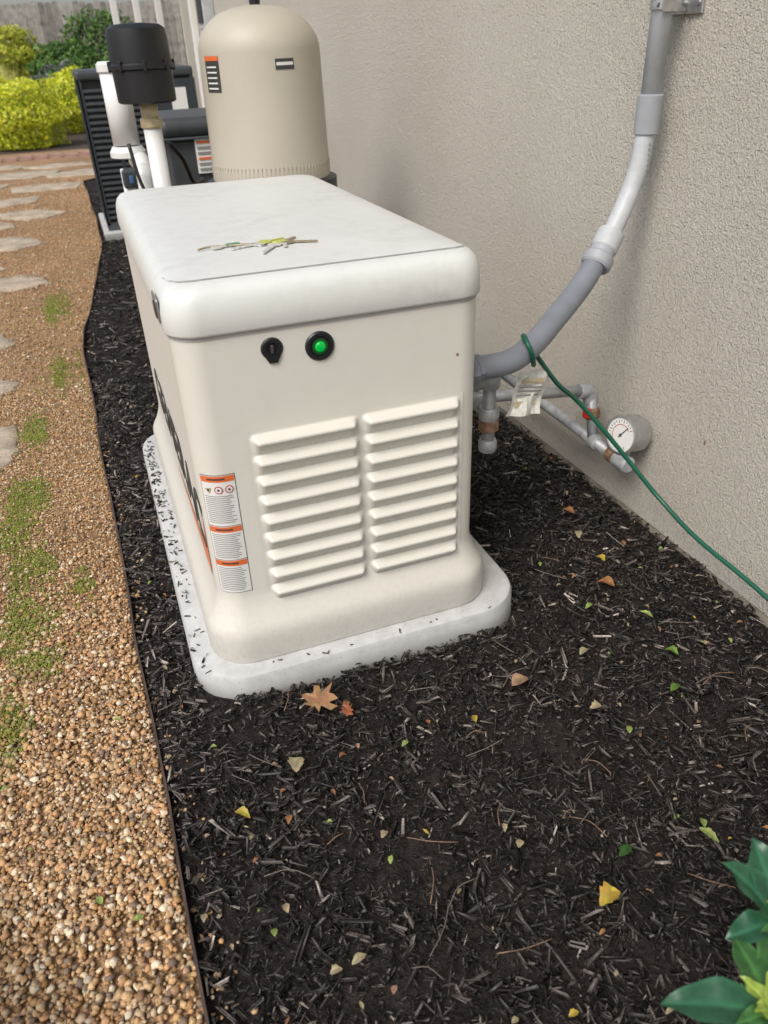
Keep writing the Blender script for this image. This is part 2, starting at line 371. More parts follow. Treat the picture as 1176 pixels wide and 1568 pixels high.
def strip_on_lid(name,pts,w,mat,off=.0012):
    V=[];F=[]
    for k,(x,y) in enumerate(pts):
        a=np.array(pts[max(k-1,0)]);b2=np.array(pts[min(k+1,len(pts)-1)]);t=(b2-a)/np.linalg.norm(b2-a);nn=np.array([-t[1],t[0]])*w/2
        for s in(-1,1): V.append((x+s*nn[0],y+s*nn[1],lidz(x+s*nn[0],y+s*nn[1])+off))
    for k in range(len(pts)-1): F.append((2*k,2*k+1,2*k+3,2*k+2))
    return mesh(name,V,F,mat,G,smooth=True)
seam=[(-.306,.12),(-.297,.075),(-.283,.052),(-.26,.044)]+[(x,.044) for x in np.linspace(-.22,.25,12)]+[(.28,.047),(.298,.055),(.305,.075)]
strip_on_lid('lid_seam',seam,.0035,M_groove)
strip_on_lid('lid_seam_ridge',[(x,y+.006) for x,y in seam],.006,M_lid,.0016)
# louvre panel
LX0,LX1,LZ0,LZ1=-.210,.277,.203,.648; nxx,nzz=170,300
xs=np.linspace(LX0,LX1,nxx); zs=np.linspace(LZ0,LZ1,nzz)
XX,ZZ=np.meshgrid(xs,zs); rows=9; z_t,z_b=.640,.212; pitch=(z_t-z_b)/rows
w=((z_t-ZZ)/pitch); wi=np.floor(w); wf=w-wi; ok=(w>=0)&(w<rows)
def ss(a,b,t): t=np.clip((t-a)/(b-a),0,1); return t*t*(3-2*t)
def colmask(x0,x1):
    d=np.minimum(XX-x0,x1-XX); return ss(0,.016,d-.006*np.clip(wf-.3,0,1))
pr=ss(0,.34,wf)*(1-.92*np.clip((wf-.42)/.58,0,1)**.8)
mk=np.maximum(colmask(-.204,.031),colmask(.038,.270))
D=np.where(ok,pr*.021,0)*mk
V=np.stack([XX,-.0015-D,ZZ],-1).reshape(-1,3); idx=np.arange(nxx*nzz).reshape(nzz,nxx)
F=np.stack([idx[:-1,:-1],idx[:-1,1:],idx[1:,1:],idx[1:,:-1]],-1).reshape(-1,4)
slat_dirt=np.where(ok,ss(.45,1.0,wf)*mk,0)  # dirt gradient towards the lower edge of each slat
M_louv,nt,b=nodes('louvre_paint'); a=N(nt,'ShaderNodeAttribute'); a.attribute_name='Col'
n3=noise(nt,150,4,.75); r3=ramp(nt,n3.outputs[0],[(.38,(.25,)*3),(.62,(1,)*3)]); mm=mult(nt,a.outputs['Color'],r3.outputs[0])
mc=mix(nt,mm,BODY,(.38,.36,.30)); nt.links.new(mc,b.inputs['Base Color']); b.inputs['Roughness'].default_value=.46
sc=np.repeat((slat_dirt*(.45+.5*ss(.6,.2,ZZ))).reshape(-1,1),3,1)
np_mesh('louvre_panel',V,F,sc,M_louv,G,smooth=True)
# key switch + indicator
lathe('key_bezel',[(.022,0),(.022,.003),(.019,.005),(.012,.005),(.010,.002)],(-.136,.001,.812),(0,-1,0),M_black,G)
mesh('key_tab',[(-.136-.017,-.0045,.800),(-.136+.017,-.0045,.800),(-.136+.008,-.0045,.783),(-.136-.008,-.0045,.783),(-.136-.017,0.001,.800),(-.136+.017,0.001,.800),(-.136+.008,0.001,.783),(-.136-.008,0.001,.783)],[(0,1,2,3),(0,3,7,4),(3,2,6,7),(2,1,5,6)],M_black,G)
box('key_slot',-.139,-.133,-.008,-.002,.803,.820,simple('key_grey',(.05,.05,.05),.4),G,.002)
lathe('indicator_bezel',[(.030,0),(.030,.003),(.027,.006),(.021,.006),(.019,.003)],(-.04,.001,.802),(0,-1,0),M_black,G)
mg,nt,b=nodes('green_lens'); b.inputs['Base Color'].default_value=(.0,.30,.04,1); b.inputs['Emission Color'].default_value=(0,.8,.1,1); b.inputs['Emission Strength'].default_value=.25; b.inputs['Roughness'].default_value=.15
lathe('indicator_lens',[(.0118,0),(.0108,.004),(.008,.007),(.002,.0085)],(-.04,-.003,.802),(0,-1,0),mg,G)
lathe('lens_ring',[(.016,0),(.016,.003),(.0119,.003)],(-.04,-.003,.802),(0,-1,0),simple('dark_green',(.01,.08,.02),.3),G)
lathe('rivet',[(.0035,0),(.003,.0012)],(.262,.0,.735),(0,-1,0),M_rust,G,12)
rc=.058
def wrap(s,off):
    if s<=0: return (-.262-s,-off)
    ph=s/rc
    return (-.262-(rc+off)*math.sin(ph), rc-(rc+off)*math.cos(ph))
def wstrip(name,s0,s1,z0,z1,off,mat,n=10):
    V=[];F=[]
    for k in range(n+1):
        s=s0+(s1-s0)*k/n; x,y=wrap(s,off); V+=[(x,y,z0),(x,y,z1)]
    for k in range(n): F.append((2*k,2*k+1,2*k+3,2*k+2))
    return mesh(name,V,F,mat,G,smooth=True)
sR,sL=-.016,.058
wstrip('label_border',sR-.0015,sL+.0015,.2565,.5615,.0005,M_ink)
for j,(zt,zb) in enumerate([(.560,.437),(.4355,.348),(.3465,.258)]):
    wstrip('warning_label_%d'%j,sR,sL,zb,zt,.0008,M_label)
    wstrip('label_frame_%d'%j,sR+.001,sL-.001,zt-.015,zt-.001,.0012,M_orange)
    wstrip('label_head_%d'%j,sR+.02,sL-.016,zt-.010,zt-.006,.0015,M_ink)
    z=zt-.020
    if j==0:
        for q in range(3):
            cs=sR+.014+q*.022; x,y=wrap(cs,.0016); ph=max(cs,0)/rc; nn=(-math.sin(ph),-math.cos(ph),0)
            lathe('pictogram_%d'%q,[(.0088,0),(.0088,.0004)],(x,y,z-.013),nn,M_red if q<2 else M_yel,G,24 if q<2 else 3)
            if q<2: lathe('pictogram_in_%d'%q,[(.0068,0),(.0068,.0003)],(x+nn[0]*.0006,y+nn[1]*.0006,z-.013),nn,M_label,G,24)
            lathe('pictogram_fig_%d'%q,[(.0028,0),(.0028,.0003)],(x+nn[0]*.001,y+nn[1]*.001,z-.013),nn,M_ink,G,12)
        z-=.028
    while z-.003>zb+.004:
        wstrip('text_line',sR+.005+random.random()*.012,sL-.005,z-.0018,z,.0014,M_inkl,6); z-=.0050
cu=bpy.data.curves.new('lettering','FONT'); cu.body='GENERAC'; cu.size=.205; cu.shear=.25; cu.extrude=.0005; cu.offset=.003
o=bpy.data.objects.new('side_lettering',cu); link(o,G)
o.matrix_local=Matrix(((0,0,-1,-.3215),(-1,0,0,1.03),(0,1,0,.335),(0,0,0,1))); cu.materials.append(M_ink); cu.space_character=1.05
mesh('side_stroke',[(-.3212,.70,.262),(-.3212,.09,.262),(-.3212,.062,.30),(-.3212,.060,.47),(-.3212,.10,.325)],[(0,4,2,1),(4,3,2)],simple('stroke_red',(.72,.23,.12),.45),G)
box('latch_plate',-.332,-.327,.055,.130,.872,.918,M_silver,G,.004)
box('latch_logo',-.3345,-.331,.064,.10,.880,.908,M_ink,G,.002)
mesh('side_panel_seam',[(-.3212,.066,.25),(-.3212,.068,.25),(-.3212,.068,.85),(-.3212,.066,.85)],[(0,1,2,3)],M_groove,G)
# --- keys
K=empty('bunch_of_keys')
def key(name,x,y,a,L,mat):
    z=lidz(x,y)+.002; c,s=math.cos(a),math.sin(a)
    V=[];out=[(0,.011),(-.006,.015),(-.016,.014),(-.022,.008),(-.022,-.008),(-.016,-.014),(-.006,-.015),(0,-.011),(.005,-.005),(L,-.0045),(L+.004,0),(L,.004),(L*.85,.002),(L*.75,.005),(L*.6,.002),(L*.45,.005),(.005,.005)]
    n=len(out)
    for zz in(0,.0022):
        for px,py in out: V.append((x+c*px-s*py,y+s*px+c*py,z+zz))
    F=[tuple(range(n)),tuple(range(n,2*n))]+[(k,(k+1)%n,n+(k+1)%n,n+k) for k in range(n)]
    mesh(name,V,F,mat,K)
M_kg=simple('key_green',(.06,.24,.13),.5); M_ky=simple('key_yellow',(.50,.52,.12),.5); M_kb=simple('key_brass',(.36,.30,.20),.45,.3,90,metal=.4)
M_ks=simple('key_nickel',(.58,.58,.55),.4,.25,80,metal=.15)
key('key_1',-.165,.262,.05,.05,M_ks); key('key_2',-.065,.210,4.15,.060,M_ks); key('key_3',-.10,.238,3.4,.05,M_ks); key('key_4',-.02,.225,-.35,.05,M_kb); key('key_5',-.065,.252,.35,.035,M_ky); key('key_6',-.04,.220,4.6,.03,M_ks); key('key_7',-.03,.242,.7,.03,M_kb)
tube('key_ring',[(-.085+.014*math.cos(a),.235+.014*math.sin(a),.955) for a in np.linspace(0,6.1,14)],.0013,M_silver,K,8)
tube('lanyard',[(-.215,.262,.953),(-.19,.268,.955),(-.16,.262,.955),(-.13,.252,.956),(-.10,.243,.956)],.0022,M_kb,K,8)
box('key_fob',-.060,-.030,.226,.246,.953,.959,M_ky,K,.002,rotz=.4)
box('key_tag',-.155,-.125,.258,.272,.953,.958,M_kg,K,.002,rotz=.1)
# ---------------------------------------------------------------- house
H=empty('stucco_house')
box('wall',1.0,7.0,-6,7.6,.02,2.9,M_stucco,H)
box('foundation',1.006,6.9,-5.95,7.55,-.05,.022,simple('foundation_concrete',(.35,.31,.25),.9,.2,20,.5,.004,60),H)
box('eave_soffit',.55,7.4,-6.4,8.05,2.9,2.96,M_trim,H)
box('fascia',.52,.55,-6.4,8.05,2.86,3.04,M_trim,H)
mesh('roof',[(.5,-6.5,3.04),(7.5,-6.5,3.04),(7.5,8.1,3.04),(.5,8.1,3.04),(4,-4,4.6),(4,5.5,4.6)],[(0,1,4),(1,2,5,4),(2,3,5),(3,0,4,5)],M_roof,H)
box('corner_trim',.985,1.06,7.6,7.66,.02,2.86,M_trim,H)
box('downspout',.93,.998,7.40,7.47,.05,2.88,M_trim,H,.01)
box('meter_box',.90,.999,6.45,6.75,1.45,1.85,M_lgrey,H,.01)
box('meter_panel',.89,.899,6.49,6.71,1.5,1.8,M_black,H)
mesh('rust_mark',[(.9985,-.0,.36),(.9985,.006,.362),(.9985,.004,.375),(.9985,-.002,.372)],[(0,1,2,3)],M_rust,H)
P=empty('patio_cover')
for k,xx in enumerate((.36,.60,.84)): box('post_%d'%k,xx-.035,xx+.035,9.0,9.07,-.03,2.7,M_trim,P,.005)
box('beam',-.2,5,8.97,9.10,2.7,2.88,M_trim,P)
box('rear_wall',1.3,5,10.5,10.6,-.03,2.7,M_stucco,P)
# ---------------------------------------------------------------- conduit
C1=empty('electrical_conduit')
tube('flex_conduit',[(.355,.09,.655),(.45,.105,.652),(.53,.14,.668),(.63,.20,.705),(.73,.25,.76),(.80,.285,.82)],.029,M_grey,C1,20)
lathe('entry_nut',[(.042,0),(.042,.018),(.036,.024),(.034,.035)],(.326,.088,.655),(1,.02,0),M_grey,C1,8,20)
tube('curved_pvc',[(.79,.28,.808),(.845,.305,.868),(.893,.322,.945),(.92,.328,1.02),(.93,.33,1.11)],.0245,M_lgrey,C1,20)
d=Vector((.055,.028,.062)).normalized()
lathe('fitting_nut',[(.036,0),(.040,.006),(.040,.028),(.036,.034),(.033,.036),(.033,.07),(.035,.072),(.035,.095),(.028,.10)],(.782,.275,.795),d,M_cgrey,C1,24)
lathe('fitting_sleeve',[(.0335,0),(.0355,.003),(.0355,.05),(.028,.054)],Vector((.782,.275,.795))+d*.05,d,M_lgrey,C1,24)
tube('riser_pvc',[(.93,.33,1.09),(.93,.33,1.6),(.93,.33,2.88)],.0245,M_lgrey,C1,20,spl=False)
lathe('pvc_coupler',[(.0265,0),(.031,.002),(.031,.085),(.0265,.088)],(.93,.33,1.09),(0,0,1),M_cgrey,C1,24)
for k in range(9):
    z=1.065-.012*k; box('print_%d'%k,.925-.0012*k*.3,.930,.3045,.306,z,z+.007,M_inkl,C1)
lathe('strap_clamp',[(.0255,0),(.029,.001),(.029,.026),(.0255,.027)],(.93,.33,1.348),(0,0,1),M_steel,C1,24)
box('strap_ear',.958,.992,.322,.338,1.342,1.38,M_steel,C1,.003)
box('strap_base',.992,.999,.27,.40,1.338,1.385,M_steel,C1,.002)
box('strap_lug_a',.905,.95,.296,.300,1.344,1.376,M_steel,C1,.001)
lathe('strap_bolt',[(.008,0),(.008,.006),(.004,.016)],(.965,.30,1.36),(0,-1,0),M_steel,C1,8)
lathe('wall_screw',[(.006,0),(.006,.003)],(.992,.285,1.36),(-1,0,0),M_silver,C1,12)
lathe('strap_screw',[(.006,0),(.006,.008)],(.902,.315,1.36),(-1,-.5,0),M_silver,C1,8)
# ---------------------------------------------------------------- gas piping
GP=empty('gas_piping')
R=.0165
tube('inlet_pipe',[(.326,.16,.585),(.43,.16,.585)],R,M_galv,GP,spl=False)
tube('drip_leg',[(.43,.16,.60),(.43,.16,.40)],R,M_galv,GP,spl=False)
for z,rr in((.585,.026),(.50,.027),(.41,.024)): lathe('fitting',[(rr*.9,0),(rr,.005),(rr,.028),(rr*.9,.033)],(.43,.16,z-.016),(0,0,1),M_galv,GP,12)
lathe('union_rusty',[(.022,0),(.027,.004),(.027,.03),(.022,.034)],(.43,.16,.452),(0,0,1),M_rust,GP,8)
tube('branch_pipe',[(.43,.16,.50),(.43,.40,.49),(.43,.46,.44)],R,M_galv,GP,spl=False)
tube('cross_pipe',[(.43,.43,.43),(.90,.40,.385)],R,M_galv,GP,spl=False)
tube('elbow_a',[(.865,.40,.387),(.895,.40,.384),(.905,.398,.372),(.907,.394,.345)],.023,M_galv,GP,16)
tube('valve_drop',[(.905,.395,.38),(.905,.36,.24)],R,M_galv,GP,spl=False)
lathe('valve_body',[(.02,0),(.026,.006),(.026,.03),(.02,.036)],(.905,.378,.30),(0,0.1,1),M_rust,GP,8)
box('valve_handle',.872,.88,.352,.378,.312,.345,M_red,GP,.003,rotz=.4)
tube('wall_pipe',[(.905,.95,.245),(.905,.20,.232)],.0175,M_galv,GP,spl=False)
for y in(.36,.27): lathe('coupling',[(.020,0),(.025,.004),(.025,.03),(.020,.034)],(.905,y,.2335),(0,-1,-.02),M_galv if y>.3 else M_rust,GP,14)
lathe('tee',[(.02,-.03),(.026,-.025),(.026,.025),(.02,.03)],(.905,.205,.232),(0,-1,0),M_galv,GP,14)
tube('gauge_stem',[(.915,.215,.22),(.93,.22,.28)],.012,M_galv,GP,spl=False)
GA=empty('pressure_gauge'); gc=Vector((.902,.225,.312)); gax=Vector((-.97,-.16,.18)).normalized()
M_case=simple('gauge_case',(.42,.42,.42),.35,.2,30,metal=.7)
lathe('case',[(.048,-.070),(.054,-.064),(.054,-.006),(.057,-.004),(.057,.004),(.052,.006),(.050,.001)],gc,gax,M_case,GA)
lathe('dial',[(.050,0),(.050,.0015)],gc,gax,M_label,GA)
q=Vector((0,0,1)).rotation_difference(gax)
for k in range(21):
    a=math.radians(225-13.5*k); r0=.036 if k%2==0 else .040
    c0=Vector((math.cos(a)*r0,math.sin(a)*r0,.002)); c1=Vector((math.cos(a)*.044,math.sin(a)*.044,.002))
    tube('tick_%d'%k,[q@c0+gc,q@c1+gc],.0009,M_ink,GA,6,spl=False)
tube('red_arc',[q@Vector((math.cos(a)*.031,math.sin(a)*.031,.002))+gc for a in np.linspace(-.7,2.6,10)],.0009,M_red,GA,6)
tube('needle',[q@Vector((-.008,.004,.004))+gc,q@Vector((.032,-.016,.004))+gc],.0013,M_ink,GA,6,spl=False)
lathe('needle_hub',[(.004,0),(.004,.003)],gc+gax*.002,gax,M_ink,GA,12)
# tag
V=[];F=[];c0=np.array([.490,.13,.610]);u=np.array([.105,.02,-.018]);vv=np.array([-.042,-.03,-.100])
def tp(s,t,o_=0): return c0+u*s+vv*t+np.array([.0,-1,.1])*(.006*math.sin(s*9+t*4)+.005*math.cos(t*8-s*3)+o_)
for j in range(9):
    for i in range(9): V.append(tp(i/8,j/8))
for j in range(8):
    for i in range(8): a=j*9+i; F.append((a,a+1,a+10,a+9))
tg=empty('gas_tag'); mesh('sleeve',V,F,M_bag,tg,smooth=False)
V2=[]
for t,hh in((.15,.10),(.33,.04),(.43,.04),(.53,.04),(.68,.12)):
    V2+=[tp(.15,t,.004),tp(.8,t,.004),tp(.8,t+hh,.004),tp(.15,t+hh,.004)]
mesh('print',V2,[(4*k,4*k+1,4*k+2,4*k+3) for k in(0,4)],M_yel,tg)
mesh('print_text',V2,[(4*k,4*k+1,4*k+2,4*k+3) for k in(1,2,3)],M_inkl,tg)
tube('green_wire',[(.52,.11,.63),(.50,.085,.665),(.488,.09,.693),(.50,.13,.698),(.56,.14,.62),(.63,.16,.54),(.70,.17,.478),(.78,.13,.38),(.86,.08,.27),(.905,.02,.20),(.92,-.12,.155),(.94,-.36,.12),(.95,-.8,.05),(.95,-1.3,.02)],.0062,M_green,None,10)
# ---------------------------------------------------------------- tank
T=empty('pool_filter_tank'); tc=(.330,1.9,0)
lathe('lower_shell',[(.20,-.02),(.235,.0),(.235,.80),(.25,.81)],tc,(0,0,1),M_black,T)
lathe('clamp_band',[(.235,.80),(.262,.805),(.262,.850),(.24,.857)],tc,(0,0,1),M_black,T)
pf=[(.236,.845),(.236,.90),(.234,.905),(.228,1.29)]
for k in range(1,13):
    a=math.radians(90*k/12); pf.append((.228*math.cos(a)**.85 if k<12 else .01,1.29+.15*math.sin(a)))
lathe('upper_shell',pf,tc,(0,0,1),M_tank,T,64,40)
for k in range(90):
    a=2*math.pi*k/90; x=tc[0]+.2350*math.cos(a); y=tc[1]+.2350*math.sin(a)
    o=box('rib_%d'%k,-.0015,.0015,-.002,.002,.86,.915,M_tank,T); o.location=(x,y,.8875); o.rotation_euler[2]=a
lathe('air_relief',[(.02,0),(.02,.03),(.03,.035),(.03,.05)],(tc[0],tc[1],1.43),(0,0,1),M_black,T,16)
def tanklab(name,a0,a1,z0,z1,mat,off=.0015):
    V=[];F=[];n=8
    for k in range(n+1):
        a=math.radians(a0+(a1-a0)*k/n)
        for z in(z0,z1):
            rr=np.interp(z,[.905,1.29],[.234,.228])+off; V.append((tc[0]+rr*math.cos(a),tc[1]+rr*math.sin(a),z))
    for k in range(n): F.append((2*k,2*k+1,2*k+3,2*k+2))
    mesh(name,V,F,mat,T,smooth=True)
tanklab('tank_label_black',270,288,1.236,1.270,M_ink); tanklab('tank_label_strip',271,287,1.249,1.259,M_label,.0025)
tanklab('side_label',196,216,1.17,1.285,M_ink); tanklab('side_label_head',196,216,1.27,1.285,M_orange,.0025)
for z in(1.18,1.197,1.214,1.231,1.248): tanklab('side_label_text',199,213,z,z+.005,M_label,.003)
B=empty('vent_muffler'); bc=(-.110,1.92)
lathe('canister',[(.098,1.145),(.106,1.15),(.108,1.25),(.116,1.255),(.116,1.267),(.110,1.273),(.108,1.350),(.104,1.378),(.085,1.391),(.03,1.396)],(bc[0],bc[1],0),(0,0,1),M_black,B,40)
for k in range(8):
    a=2*math.pi*k/8; o=box('clip_%d'%k,0,.012,0,.012,1.245,1.28,M_black,B,.003); o.location=(bc[0]+.114*math.cos(a),bc[1]+.114*math.sin(a),1.264); o.rotation_euler[2]=a
tube('clear_pipe',[(bc[0],bc[1],1.15),(bc[0],bc[1],1.07)],.032,M_yel,B,spl=False)
tube('white_pipe',[(bc[0],bc[1],1.08),(bc[0],bc[1],0)],.034,M_white,B,spl=False)
lathe('collar',[(.038,1.06),(.041,1.065),(.041,1.09),(.038,1.095)],(bc[0],bc[1],0),(0,0,1),M_yel,B,24)
Q=empty('pool_plumbing')
tube('chlorinator_body',[(-.195,2.25,.98),(-.195,2.25,1.24)],.054,M_white,Q,24,spl=False)
lathe('chlorinator_cap',[(.056,1.24),(.061,1.245),(.061,1.27),(.05,1.28)],(-.195,2.25,0),(0,0,1),M_white,Q,24)
lathe('chlorinator_flange',[(.06,.93),(.073,.935),(.073,.955),(.06,.975)],(-.195,2.25,0),(0,0,1),M_white,Q,24)
box('valve_actuator',-.245,-.180,2.1,2.2,.83,.90,M_ac,Q,.01)
box('valve_dial',-.220,-.203,2.09,2.1,.85,.88,simple('valve_blue',(.05,.12,.25),.4),Q,.004)
tube('valve_stem',[(-.215,2.15,.9),(-.215,2.15,0)],.032,M_white,Q,20,spl=False)
tube('pipe_loop',[(-.155,2.1,0),(-.155,2.1,.80),(-.155,2.12,.88),(-.155,2.2,.92),(-.155,2.4,.9)],.036,M_white,Q,20)
tube('pipe_cross',[(-.24,2.15,.72),(-.0,2.2,.72)],.036,M_white,Q,20,spl=False)
tube('black_cable',[(-.05,2.0,1.0),(.0,2.05,.93),(.05,2.2,.82),(.12,2.4,.80)],.010,M_black,Q,8)
tube('black_hose',[(-.2,2.05,1.0),(-.18,2.02,.85),(-.12,2.0,.7),(-.1,2.0,.5)],.007,M_black,Q,8)
HT=empty('pool_heater')
box('cabinet',.06,.76,3.25,3.95,.02,.90,M_heater,HT,.03,3)
box('top_cover',.04,.78,3.22,3.97,.90,1.0,M_heater,HT,.045,4)
box('top_trim',.035,.785,3.215,3.975,.893,.905,M_acl,HT,.003)
box('warning_plate',.22,.33,3.236,3.246,.72,.90,M_label,HT)
for k in range(6): box('warning_text_%d'%k,.23,.32,3.231,3.235,.735+.027*k,.747+.027*k,M_orange if k in(5,2) else M_inkl,HT)
A=empty('air_conditioner')
def ac(x0,x1,y0,y1,h,par):
    box('core',x0+.03,x1-.03,y0+.03,y1-.03,.06,h-.05,M_black,par)
    box('top',x0,x1,y0,y1,h-.07,h,M_heater,par,.02)
    box('base',x0,x1,y0,y1,.06,.12,M_acl,par)
    for k in range(22):
        z=.15+k*(h-.25)/22
        box('slat_f%d'%k,x0+.01,x1-.01,y0+.004,y0+.02,z,z+.020,M_acl,par); box('slat_l%d'%k,x0+.004,x0+.02,y0+.02,y1-.02,z,z+.020,M_acl,par)
    for k in range(5):
        xx=x0+(x1-x0-.03)*k/4; box('rib_f%d'%k,xx,xx+.025,y0,y0+.012,.1,h-.06,M_ac,par)
    for k in range(4):
        yy=y0+(y1-y0-.03)*k/3; box('rib_l%d'%k,x0,x0+.012,yy,yy+.025,.1,h-.06,M_ac,par)
ac(-.27,.60,5.5,6.35,1.20,A)
box('access_panel',.28,.60,5.48,5.497,.3,1.12,M_ac,A); box('ac_label',.40,.52,5.472,5.478,.84,1.06,M_label,A)
box('ac_pad',-.31,.62,5.42,6.42,-.02,.06,M_pad,A,.01)
# ---------------------------------------------------------------- leaves on the mulch
LV=empty('fallen_leaves')
def leaf(x,y,z,L,W,a,col,par=LV,curl=.25,tilt=0):
    n=9; V=[];C=[]; pk=random.uniform(.35,.6); jag=random.uniform(0,.2); bend=random.uniform(-.5,.5)
    for i in range(n+1):
        t=i/n; tt=t/pk*.5 if t<pk else .5+(t-pk)/(1-pk)*.5
        w=W*math.sin(math.pi*tt)**.95*(1+jag*math.sin(i*2.6)) if 0<t<1 else 0
        for s in(-1,-.5,0,.5,1):
            px=(t-.5)*L; py=s*w*.5+bend*L*(t-.5)**2; pz=curl*(s*w*.5)**2/max(W,.001)*2+ .15*L*math.sin(t*3)*curl
            V.append((x+math.cos(a)*px-math.sin(a)*py,y+math.sin(a)*px+math.cos(a)*py,z+pz+tilt*px))
            C.append([c*(.75 if s==0 else 1)*random.uniform(.75,1.15) for c in col])
    F=[(i*5+k,i*5+k+1,i*5+k+6,i*5+k+5) for i in range(n) for k in range(4)]
    np_mesh('leaf',np.array(V),np.array(F),np.array(C),M_leafat,par,True)
YL=(.62,.45,.07);GR=(.16,.30,.05);BR=(.34,.17,.08);TN=(.50,.41,.25);OR=(.45,.20,.08);LG=(.38,.50,.14);DG=(.05,.14,.03);PK=(.52,.33,.22)
for x,y,L,W,a,c in[(-.25,-.32,.040,.034,1,TN),(.30,-.29,.055,.034,.3,PK),(.70,-.05,.055,.034,2,OR),(.18,-.81,.044,.034,.1,YL),(.42,-.78,.042,.018,1.9,LG),(.435,-.75,.024,.012,1.2,LG),(.26,-.75,.038,.018,.4,DG),(-.26,-.75,.028,.015,.2,TN),(-.3,-.75,.022,.015,0,TN),(.09,-.66,.02,.015,1,TN),(.72,-.2,.036,.015,2.3,LG),(.60,-.12,.034,.015,.5,LG),(.76,.18,.034,.022,1,TN),(.80,.3,.045,.028,2,OR),(.5,-.25,.034,.018,.3,TN),(-.38,-.40,.034,.019,2.4,YL),(-.02,-.36,.020,.012,.4,LG),(.15,-.35,.024,.013,1.4,YL),(-.1,-.2,.028,.016,.9,OR),(.42,-.42,.030,.022,0,TN),(.62,-.44,.042,.018,.4,GR),(.45,-.5,.024,.013,1,LG),(.7,-.33,.036,.022,2,GR),(-.3,-.45,.018,.012,1,OR),(.02,-.95,.018,.011,0,YL),(.75,.05,.035,.022,1.8,YL),(-.14,-.55,.02,.013,.5,TN),(-.35,-.62,.02,.013,1.5,TN)]:
    leaf(x,y,float(hgt(np.array(x),np.array(y)))+.024,L,W,a,c,curl=.7,tilt=random.uniform(-.25,.25))
for k in range(260):
    y=random.uniform(-1.1,1.8); x=random.uniform(-.49,.97)
    if -.43<x<.47 and -.1<y<1.42: continue
    L=random.uniform(.006,.019); leaf(x,y,float(hgt(np.array(x),np.array(y)))+.018,L,L*random.uniform(.35,.7),random.uniform(0,6),random.choice([YL,TN,LG,BR,TN,OR,PK,TN]),curl=.6,tilt=random.uniform(-.4,.4))
for k in range(40):
    y=random.uniform(-.9,3); x=random.uniform(-.95,-.56); L=random.uniform(.008,.022)
    leaf(x,y,.012,L,L*.6,random.uniform(0,6),random.choice([TN,LG,BR,GR]),curl=.5,tilt=.1)
def oak(x,y,a0,Rr,col):
    pts=[(0,-.9),(.06,-.45),(.42,-.62),(.30,-.30),(.75,-.25),(.95,.02),(.55,.06),(.42,.14),(.62,.50),(.36,.52),(.20,.42),(.12,.70),(0,1.0),(-.14,.70),(-.22,.44),(-.42,.60),(-.60,.46),(-.40,.12),(-.60,.0),(-.92,-.05),(-.68,-.30),(-.34,-.32),(-.40,-.60),(-.06,-.45)]
    z=float(hgt(np.array(x),np.array(y)))+.026; V=[(x,y,z)]
    for px,py in pts:
        px*=Rr;py*=Rr; V.append((x+math.cos(a0)*px-math.sin(a0)*py,y+math.sin(a0)*px+math.cos(a0)*py,z+.006*math.sin(px*150)+.012*(py/Rr)**2))
    n=len(pts); F=np.array([(0,1+k,1+(k+1)%n) for k in range(n)])
    np_mesh('oak_leaf',np.array(V),F,np.array([[c*random.uniform(.8,1.15) for c in col] for _ in V]),M_leafat,LV,False)
oak(-.155,-.17,-.9,.054,(.50,.30,.15)); oak(-.105,-.22,2,.020,(.45,.17,.08))
for k in range(60):
    y=random.uniform(-1,.6); x=random.uniform(-.4,.95)
    if -.43<x<.5 and y>-.1: continue
    a=random.uniform(0,6.28); L=random.uniform(.03,.10); z=float(hgt(np.array(x),np.array(y)))+.018
    tube('twig',[(x,y,z),(x+math.cos(a)*L*.5,y+math.sin(a)*L*.5+.004,z+.004),(x+math.cos(a+.2)*L,y+math.sin(a+.2)*L,z)],.0009,M_fence if k%2 else M_rust,LV,5,sub=3)
# ---------------------------------------------------------------- foreground plant
PL=empty('laurel_plant')
def bigleaf(base,dirv,L,W,col,droop=.3):
    d=Vector(dirv).normalized(); up=Vector((0,0,1)); s=d.cross(up).normalized(); u=s.cross(d)
    V=[];C=[];n=14;m=8
    for i in range(n+1):
        t=i/n; w=W*(math.sin(math.pi*t**.85)**.75 if 0<t<1 else 0.02)
        cen=Vector(base)+d*(L*t)+Vector((0,0,-droop*L*t*t))
        for j in range(m+1):
            sx=(j/m-.5)*2
            p=cen+s*(sx*w*.5)+u*(abs(sx)*w*.16+.003*math.sin(t*16)*abs(sx)); V.append(p[:])
            vein=1.9 if j==m//2 else (1.15 if (i+j)%3==0 else 1)
            if j in(0,m): vein=1.5
            C.append([c*vein for c in col])
    F=[(i*(m+1)+j,i*(m+1)+j+1,(i+1)*(m+1)+j+1,(i+1)*(m+1)+j) for i in range(n) for j in range(m)]
    np_mesh('leaf',np.array(V),np.array(F),np.array(C),M_gloss,PL,True)
st=(.095,-1.160,.40); s2=(.175,-1.085,.40)
M_stem=simple('stem_green',(.12,.16,.04),.6)
tube('stem',[(.15,-1.15,0),(.13,-1.16,.2),st],.005,M_stem,PL,8)
tube('stem_2',[(.22,-1.08,0),(.21,-1.09,.2),s2],.005,M_stem,PL,8)
DKG=(.035,.125,.065);MG=(.065,.18,.055);YG=(.33,.44,.08)
